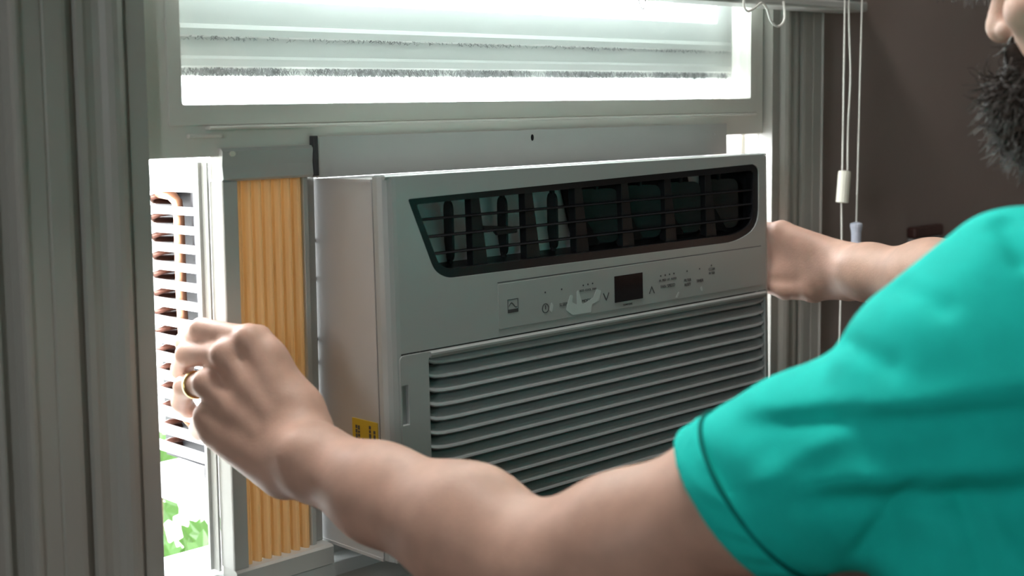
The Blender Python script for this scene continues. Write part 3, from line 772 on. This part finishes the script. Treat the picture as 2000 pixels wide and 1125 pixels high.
# left hand: back of the hand toward the camera, four fingers hooked round the panel edge
MC = [np.array(v) for v in ((.649, 1.0258, 1.0873), (.6329, 1.0393, 1.0737), (.6218, 1.0533, 1.047), (.6210, 1.0530, 1.0170))]
PI_ = [np.array(v) for v in ((.6342, 1.0821, 1.0905), (.6261, 1.0936, 1.0675), (.6246, 1.0978, 1.0366), (.6360, 1.0900, 1.0020))]
DI_ = [np.array(v) for v in ((.6394, 1.1207, 1.0739), (.6356, 1.1235, 1.0474), (.6333, 1.1216, 1.0168), (.6450, 1.1130, .9900))]
TI_ = [np.array(v) for v in ((.6513, 1.1272, 1.060), (.6484, 1.1306, 1.0338), (.6461, 1.1309, 1.0052), (.6520, 1.1230, .9830))]
wr_fan = [WL+np.array(v) for v in ((.014, .006, .016), (.004, .006, .008), (-.003, .004, -.004), (-.008, .002, -.014))]
for i in range(4):
    add(rc(wr_fan[i], lerp(wr_fan[i], MC[i], .6), .021, .0165), .010); add(rc(lerp(wr_fan[i], MC[i], .6), MC[i], .0160, .0125), .007)
    add(rc(lerp(wr_fan[i], MC[i], .35)+np.array([-.010, -.011, .003]), MC[i]+np.array([-.005, -.006, .002]), .0042, .0052), .006)   # tendon
    inw = np.array([.016, .006, -.002])
    add(rc(wr_fan[i]+inw*.6, MC[i]+inw, .018, .012), .014)                    # palm flesh
fr_ = [(.0126, .0116, .0104, .0094), (.0126, .0116, .0104, .0094), (.0120, .0110, .0100, .0090), (.0108, .0098, .0086, .0080)]
add(rc(WL+np.array([-.006, .010, -.020]), MC[3]+np.array([.004, -.008, -.014]), .019, .016), .014)    # heel of the hand
for i in range(4):
    a, b, c, d = fr_[i]
    add(el(MC[i]+np.array([-.003, -.004, .001]), (.0132, .0132, .0132) if i < 3 else (.0118, .0118, .0118)), .006)
    add(rc(MC[i], lerp(MC[i], PI_[i], .55), a*.98, a*.90), .0025); add(rc(lerp(MC[i], PI_[i], .55), PI_[i], a*.90, b*1.05), .0015)
    add(rc(PI_[i], DI_[i], b, c), .0015); add(rc(DI_[i], TI_[i], c, d), .0015)
T0, T1, T2, T3 = [np.array(v) for v in ((.672, .9815, 1.0255), (.6787, 1.030, 1.0568), (.676, 1.066, 1.0594), (.669, 1.0830, 1.0520))]
add(rc(WL+np.array([.014, .006, .010]), T0, .022, .020), .014); add(rc(T0, T1, .019, .0145), .010); add(rc(T1, T2, .013, .0115), .004); add(rc(T2, T3, .0112, .009), .004)
add(rc(T1, MC[0]+np.array([.010, -.018, -.012]), .013, .012), .014)           # web between thumb and index
# right arm and hand flat against the far side of the unit
add(rc(SR, ER, .054, .041), .03); add(rc(ER, lerp(ER, WR, .35), .040, .040), .03); add(rc(lerp(ER, WR, .35), lerp(ER, WR, .8), .040, .030), .03); add(rc(lerp(ER, WR, .8), WR, .0295, .027), .03)
RM = [np.array(v) for v in ((1.4396, 1.000, 1.1257), (1.4454, 1.0107, 1.1067), (1.4448, 1.0084, 1.0854), (1.4375, .9992, 1.0681))]
for i in range(4):
    w0 = WR+np.array([.0, .004, (.014, .005, -.005, -.014)[i]])
    add(rc(lerp(w0, RM[i], -.15), RM[i], .0225, .0145), .016)
    add(el(RM[i], (.0145, .0145, .0145)), .006)
    t1 = RM[i]+np.array([-.008, .045, .004]); t2 = t1+np.array([-.004, .030, -.002]); t3 = t2+np.array([.0, .022, -.004])
    add(rc(RM[i], t1, .0115, .0100), .004); add(rc(t1, t2, .0100, .009), .003); add(rc(t2, t3, .009, .008), .003)
add(rc(WR+np.array([.0, .01, -.012]), (1.431, .945, 1.0560), .020, .016), .012); add(rc((1.431, .945, 1.0560), (1.4265, .985, 1.0520), .0135, .0115), .006); add(rc((1.4265, .985, 1.0520), (1.4255, 1.012, 1.056), .0115, .0095), .004)
# neck and head
add(rc(NB+np.array([0, .01, 0]), hp(0, -.035, -.06), .062, .058), .03)
add(el(hp(0, -.012, .045), (.077, .098, .088), HRM), .02); add(el(hp(0, .028, -.035), (.062, .068, .078), HRM), .03)
add(rc(hp(-.018, .070, -.095), hp(.018, .070, -.095), .024, .024), .02)
add(rc(hp(-.034, .078, .043), hp(.034, .078, .043), .012, .012), .012)
add(rc(hp(0, .086, .036), hp(0, .106, -.004), .0085, .0115), .008); add(el(hp(0, .1055, -.010), (.0125, .0125, .0115), HRM), .006)
for s in (-1, 1):
    add(el(hp(s*.012, .096, -.013), (.009, .011, .008), HRM), .004)
    add(el(hp(s*.045, .066, -.010), (.020, .018, .018), HRM), .015)           # cheek
    add(el(hp(s*.080, -.010, .002), (.009, .020, .032), HRM), .006); add(el(hp(s*.082, .0, -.026), (.007, .010, .011), HRM), .005)
    body.append((el(hp(s*.084, -.004, .006), (.006, .010, .016), HRM), -.004))
    body.append((el(hp(s*.032, .093, .022), (.016, .012, .010), HRM), -.006))  # eye socket
add(rc(hp(-.018, .091, -.044), hp(.018, .091, -.044), .0075, .0075), .005); add(rc(hp(-.016, .089, -.055), hp(.016, .089, -.055), .0080, .0080), .005)
body.append((rc(hp(-.022, .099, -.0495), hp(.022, .099, -.0495), .0018, .0018), -.002))

# --- clothes
arm_d = unit(EL-SL); hem_n = unit(arm_d-np.array([0, 0, .30])); hem_p = np.array([.7290, .5760, 1.0500])
SE = lerp(SL, EL, .74)
sleeve = [(rc(SL, lerp(SL, EL, .35), .070, .062), .035), (rc(lerp(SL, EL, .35), SE, .060, .0525), .03)]
rsd = unit(ER-SR)
shirt = [(rc((.86, .385, 1.100), (1.12, .42, 1.115), .075, .075), .03), (rc(SL, (.90, .395, 1.130), .068, .082), .04), (rc(SR, (1.06, .42, 1.130), .072, .078), .04), (rc((.835, .345, 1.118), (.93, .325, 1.140), .066, .080), .05), (rc((.7865, .4205, 1.1299), (.8374, .391, 1.1683), .057, .060), .035),
         (rc(NB, (.98, .22, 1.0), .105, .150), .05), (rc((.90, .30, 1.05), (.90, .14, .93), .105, .10), .05), (rc((1.07, .32, 1.05), (1.06, .14, .93), .105, .10), .05), (rc((.98, .22, 1.0), (.99, .03, .86), .148, .150), .05),
         (rc((.85, .43, 1.02), (.86, .25, .93), .09, .09), .05), (rc((.785, .395, 1.005), (.82, .30, .955), .058, .066), .03)]+sleeve+[(rc(SR, lerp(SR, ER, .62), .074, .062), .035)]
# folds: long soft ridges radiating from the armpit and across the back
def ridge(a, b, r, k=.022): shirt.append((rc(a, b, r, r*.7), k))
FOLDS = []
def shirt_post(P, D):
    q = (P-hem_p)@hem_n
    near = np.linalg.norm(P-SE, axis=-1) < .20
    armd = np.minimum(sdf(rc(SL, lerp(SL, EL, .45), .056, .050), P), np.minimum(sdf(rc(lerp(SL, EL, .45), lerp(SL, EL, .8), .049, .044), P), sdf(rc(lerp(SL, EL, .8), EL, .044, .041), P)))
    # wrinkles
    x, y, z = P[..., 0], P[..., 1], P[..., 2]
    w = .0022*np.sin(55*(z+.35*y)+6*np.sin(9*y+4*x))*np.clip((1.12-z)*8, 0, 1)+.0012*np.sin(120*(y*.5-z*.8)+5*np.sin(20*x+8*z))
    for a, b, amp, wd in FOLDS:
        a = np.array(a); b = np.array(b); ab = b-a; t = ((P-a)@ab)/(ab@ab)
        e_ = unit(np.cross(ab, FN)); dist = (P-a)@e_; dep_ = (P-a)@FN
        w = w+amp*np.exp(-(dist/wd)**2)*np.clip(np.minimum(t+.3, 1.3-t)/.3, 0, 1)*np.clip((.07-np.abs(dep_))/.02, 0, 1)
    w = w-.0016*np.exp(-((q+.0255)/.0032)**2)*near
    D = D-w.astype(np.float32)
    D = np.where(near, np.maximum(D, q), D)                                # cut the left sleeve at its hem
    D = np.where(near & (q > -.05), np.maximum(D, -(armd-.0035)), D)           # hollow inside the hem
    q2 = (P-lerp(SR, ER, .55))@rsd
    D = np.where(np.linalg.norm(P-lerp(SR, ER, .6), axis=-1) < .13, np.maximum(D, q2), D)
    D = np.maximum(D, (.80-z))                                             # bottom hem
    D = np.maximum(D, -(np.linalg.norm(P-(NB+np.array([.005, .045, .045])), axis=-1)-.072))  # neck hole
    return D
FN = unit((-.69, -.72, .12))      # outward direction of the sleeve and side of the shirt
FOLDS += [((.692, .478, 1.0925), (.7452, .347, 1.1163), -.0060, .0065), ((.692, .478, 1.1015), (.7452, .347, 1.1280), .0045, .0100), ((.698, .4405, 1.0626), (.7428, .345, 1.0849), .0060, .0085),
          ((.6878, .4483, 1.0470), (.7319, .3395, 1.067), -.0060, .0075), ((.7139, .3975, 1.0633), (.6949, .4095, 1.0176), -.0050, .0050), ((.6908, .4885, 1.0592), (.7098, .434, 1.0985), .0030, .0060),
          ((.8114, .3946, 1.2171), (.79, .3704, 1.1947), -.0060, .0080), ((.7199, .3647, 1.0688), (.718, .347, 1.0274), -.0045, .0060), ((.7391, .4679, 1.1448), (.7261, .4231, 1.1328), -.0050, .0070),
          ((.7678, .4448, 1.1773), (.7535, .4011, 1.1639), -.0055, .0080), ((.6784, .4568, 1.0456), (.6771, .4265, 1.0178), .0035, .0060), ((.7319, .36, 1.045), (.74, .31, 1.00), .0050, .0080)]
PE = (1.0, .03, 0.0)
per = sdf_obj('person', body, .0028, M['skin'], None, PE)
per.location = PE
tag(per, 'bearded person in a teal T-shirt leaning in with both arms around the air conditioner', 'person')
sdf_obj('t_shirt', shirt, .0036, M['shirt'], per, PE, shirt_post, 2)
def hem_post(P, D):
    q = (P-hem_p)@hem_n
    armd = np.minimum(sdf(rc(SL, lerp(SL, EL, .45), .056, .050), P), np.minimum(sdf(rc(lerp(SL, EL, .45), lerp(SL, EL, .8), .049, .044), P), sdf(rc(lerp(SL, EL, .8), EL, .044, .041), P)))
    a = np.arctan2((P-SL)@unit(np.cross(arm_d, (0, 0, 1))), (P-SL)[..., 2])
    D = D-.0008*np.sin(46*a)*np.clip((q+.026)/.01, 0, 1)*np.clip(-q/.01, 0, 1)
    return np.maximum(np.maximum(D-.0030, q-.0015), np.maximum(-(q+.0225), -(armd-.003)))
sdf_obj('sleeve_hem', sleeve, .0024, M['shirt'], per, PE, hem_post, 2)
# thin dark tube standing for the seam's shadow all round the sleeve hem
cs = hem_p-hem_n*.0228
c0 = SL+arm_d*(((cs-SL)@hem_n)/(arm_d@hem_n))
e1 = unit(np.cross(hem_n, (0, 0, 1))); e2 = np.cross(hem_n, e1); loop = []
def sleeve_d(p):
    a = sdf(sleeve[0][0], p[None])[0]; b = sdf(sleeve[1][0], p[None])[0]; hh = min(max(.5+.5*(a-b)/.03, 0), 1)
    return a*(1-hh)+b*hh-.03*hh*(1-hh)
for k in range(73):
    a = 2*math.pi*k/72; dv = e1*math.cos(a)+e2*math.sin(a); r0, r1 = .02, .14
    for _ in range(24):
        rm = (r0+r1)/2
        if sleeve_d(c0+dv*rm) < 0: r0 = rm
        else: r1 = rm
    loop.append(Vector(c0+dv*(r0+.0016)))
M['seam_shade'] = mat('dark_teal_shade', (0.004, 0.16, 0.14, 1), 0.9, 0.1)
tag(build('hem_seam_shade', MB().tube(loop, .0016, 6, cap=False), M['seam_shade'], per, PE, smooth=True), 'dark teal line standing for the seam shadow above the sleeve hem')
# trousers, shoes
tr = [(rc((.99, .03, .86), (.99, .0, .80), .142, .145), .04)]
for s in (-1, 1):
    hx = .99+s*.09
    tr += [(rc((hx, .0, .82), (hx+s*.02, .06, .46), .095, .068), .03), (rc((hx+s*.02, .06, .46), (hx+s*.03, -.02, .09), .066, .058), .03)]
def tr_post(P, D): return np.maximum(np.maximum(D, P[..., 2]-.86), .07-P[..., 2])
sdf_obj('trousers', tr, .009, M['jeans'], per, PE, tr_post, 2)
for s in (-1, 1):
    hx = .99+s*.12
    def sh_post(P, D): return np.maximum(D, .0005-P[..., 2])
    sdf_obj('shoe', [(rc((hx, -.06, .045), (hx+s*.01, .14, .034), .045, .040), .03), (rc((hx, -.05, .05), (hx, -.03, .10), .045, .050), .03)], .006, M['shoe'], per, PE, sh_post, 2)
# wedding ring on the ring finger
rp = lerp(MC[2], PI_[2], .52); rd = unit(PI_[2]-MC[2])
rgm = MB(); u_ = Vector(rd).orthogonal().normalized(); w_ = Vector(rd).cross(u_)
NRG = 28; vs = []
for k in range(NRG):
    a = 2*math.pi*k/NRG
    dirv = u_*math.cos(a)+w_*math.sin(a)
    for rr, zz in ((.0110, -.0022), (.0130, -.0018), (.0132, 0), (.0130, .0018), (.0110, .0022)):
        vs.append(Vector(rp)+dirv*rr+Vector(rd)*zz)
rgm.add(vs, [(k*5+j, k*5+(j+1) % 5, ((k+1) % NRG)*5+(j+1) % 5, ((k+1) % NRG)*5+j) for k in range(NRG) for j in range(5)])
tag(build('ring', rgm, M['gold'], per, PE, smooth=True), 'thin gold ring')
for s in (-1, 1):
    e = MB(); c = hp(s*.032, .078, .022)
    e.lathe([(.012*math.sin(t*math.pi/10)+1e-5, -.012*math.cos(t*math.pi/10)) for t in range(11)], tuple(c), 16)
    build('eyeball', e, M['eye'], per, PE, smooth=True)
# beard and hair: a soft mass plus curled strands
rng = random.Random(21)
def strands(name, roots, m, r0=.0009, label=None):
    mb = MB()
    for (p, d, L, curl) in roots:
        p = Vector(p); d = Vector(d).normalized(); pts = [p.copy()]
        ax = Vector((rng.uniform(-1, 1), rng.uniform(-1, 1), rng.uniform(-1, 1))).normalized()
        n_ = 7
        for i in range(n_):
            d = (Matrix.Rotation(curl, 3, ax)@d)
            d = (d+Vector((0, 0, -.06))).normalized()
            pts.append(pts[-1]+d*(L/n_))
        mb.tube(pts, [r0*(1-.75*i/n_) for i in range(n_+1)], 3, cap=False)
    o = build(name, mb, m, per, PE, recalc=False, smooth=True)
    return tag(o, label, kind='stuff')
bd = [(el(hp(0, .070, -.080), (.056, .050, .046), HRM), .02), (el(hp(0, .092, -.094), (.044, .040, .036), HRM), .02)]
for s in (-1, 1):
    bd += [(rc(hp(s*.066, .010, -.015), hp(s*.058, .030, -.075), .012, .022), .015), (rc(hp(s*.030, .090, -.036), hp(s*.036, .078, -.075), .009, .014), .012)]
sdf_obj('beard', bd, .004, M['beard_mass'], per, PE, None, 1)
roots = []
for i in range(1500):
    a = rng.uniform(-2.0, 2.0); v = rng.uniform(-.95, .75)
    dl = np.array([math.sin(a)*math.cos(v), math.cos(a)*math.cos(v), math.sin(v)])
    loc = np.array([0, .074, -.078])+dl*np.array([.054, .050, .046])
    p = hp(*loc); dw = HR*dl[0]+HF*(dl[1]*.8)+HU*(dl[2]*.6-.55)
    roots.append((p, dw, rng.uniform(.018, .036), rng.uniform(-.95, .95)))
for i in range(420):
    x = rng.uniform(-.03, .03); p = hp(x, .090, -.032+rng.uniform(-.008, .010))
    roots.append((p, HF*.4+HR*x*20-HU*.8, rng.uniform(.012, .022), rng.uniform(-.3, .3)))
strands('beard_curls', roots, M['beard'], .0009, 'dark curly beard hair')
hr = [(el(hp(0, -.022, .062), (.084, .100, .084), HRM), .02), (el(hp(0, -.050, .010), (.080, .072, .080), HRM), .02)]
def hair_post(P, D):
    q = (P-HC)@HRM.T
    face = (.052+.55*(q[..., 2]-.10))-q[..., 1]
    return np.maximum(np.maximum(D, -face), np.where(q[..., 1] > -.03, .03-q[..., 2]-(.0)*q[..., 1], -1))
sdf_obj('hair', hr, .005, M['hair'], per, PE, hair_post, 2)
roots = []
for i in range(900):
    a = rng.uniform(-math.pi, math.pi); v = rng.uniform(.15, 1.5)
    dl = np.array([math.sin(a)*math.cos(v), math.cos(a)*math.cos(v), math.sin(v)])
    loc = np.array([0, -.022, .062])+dl*np.array([.084, .100, .084])
    if loc[1] > .06 and loc[2] < .09: continue
    roots.append((hp(*loc), HR*dl[0]+HF*dl[1]+HU*dl[2]*.4, rng.uniform(.02, .04), rng.uniform(-.5, .5)))
for i in range(160):
    x = rng.uniform(-.06, .06); p = hp(x, .080+rng.uniform(-.005, .004), .10)
    roots.append((p, HF*.42-HU*.85, rng.uniform(.070, .098), rng.uniform(-.12, .12)))
strands('hair_curls', roots, M['hair'], .0009, 'brown curly hair')
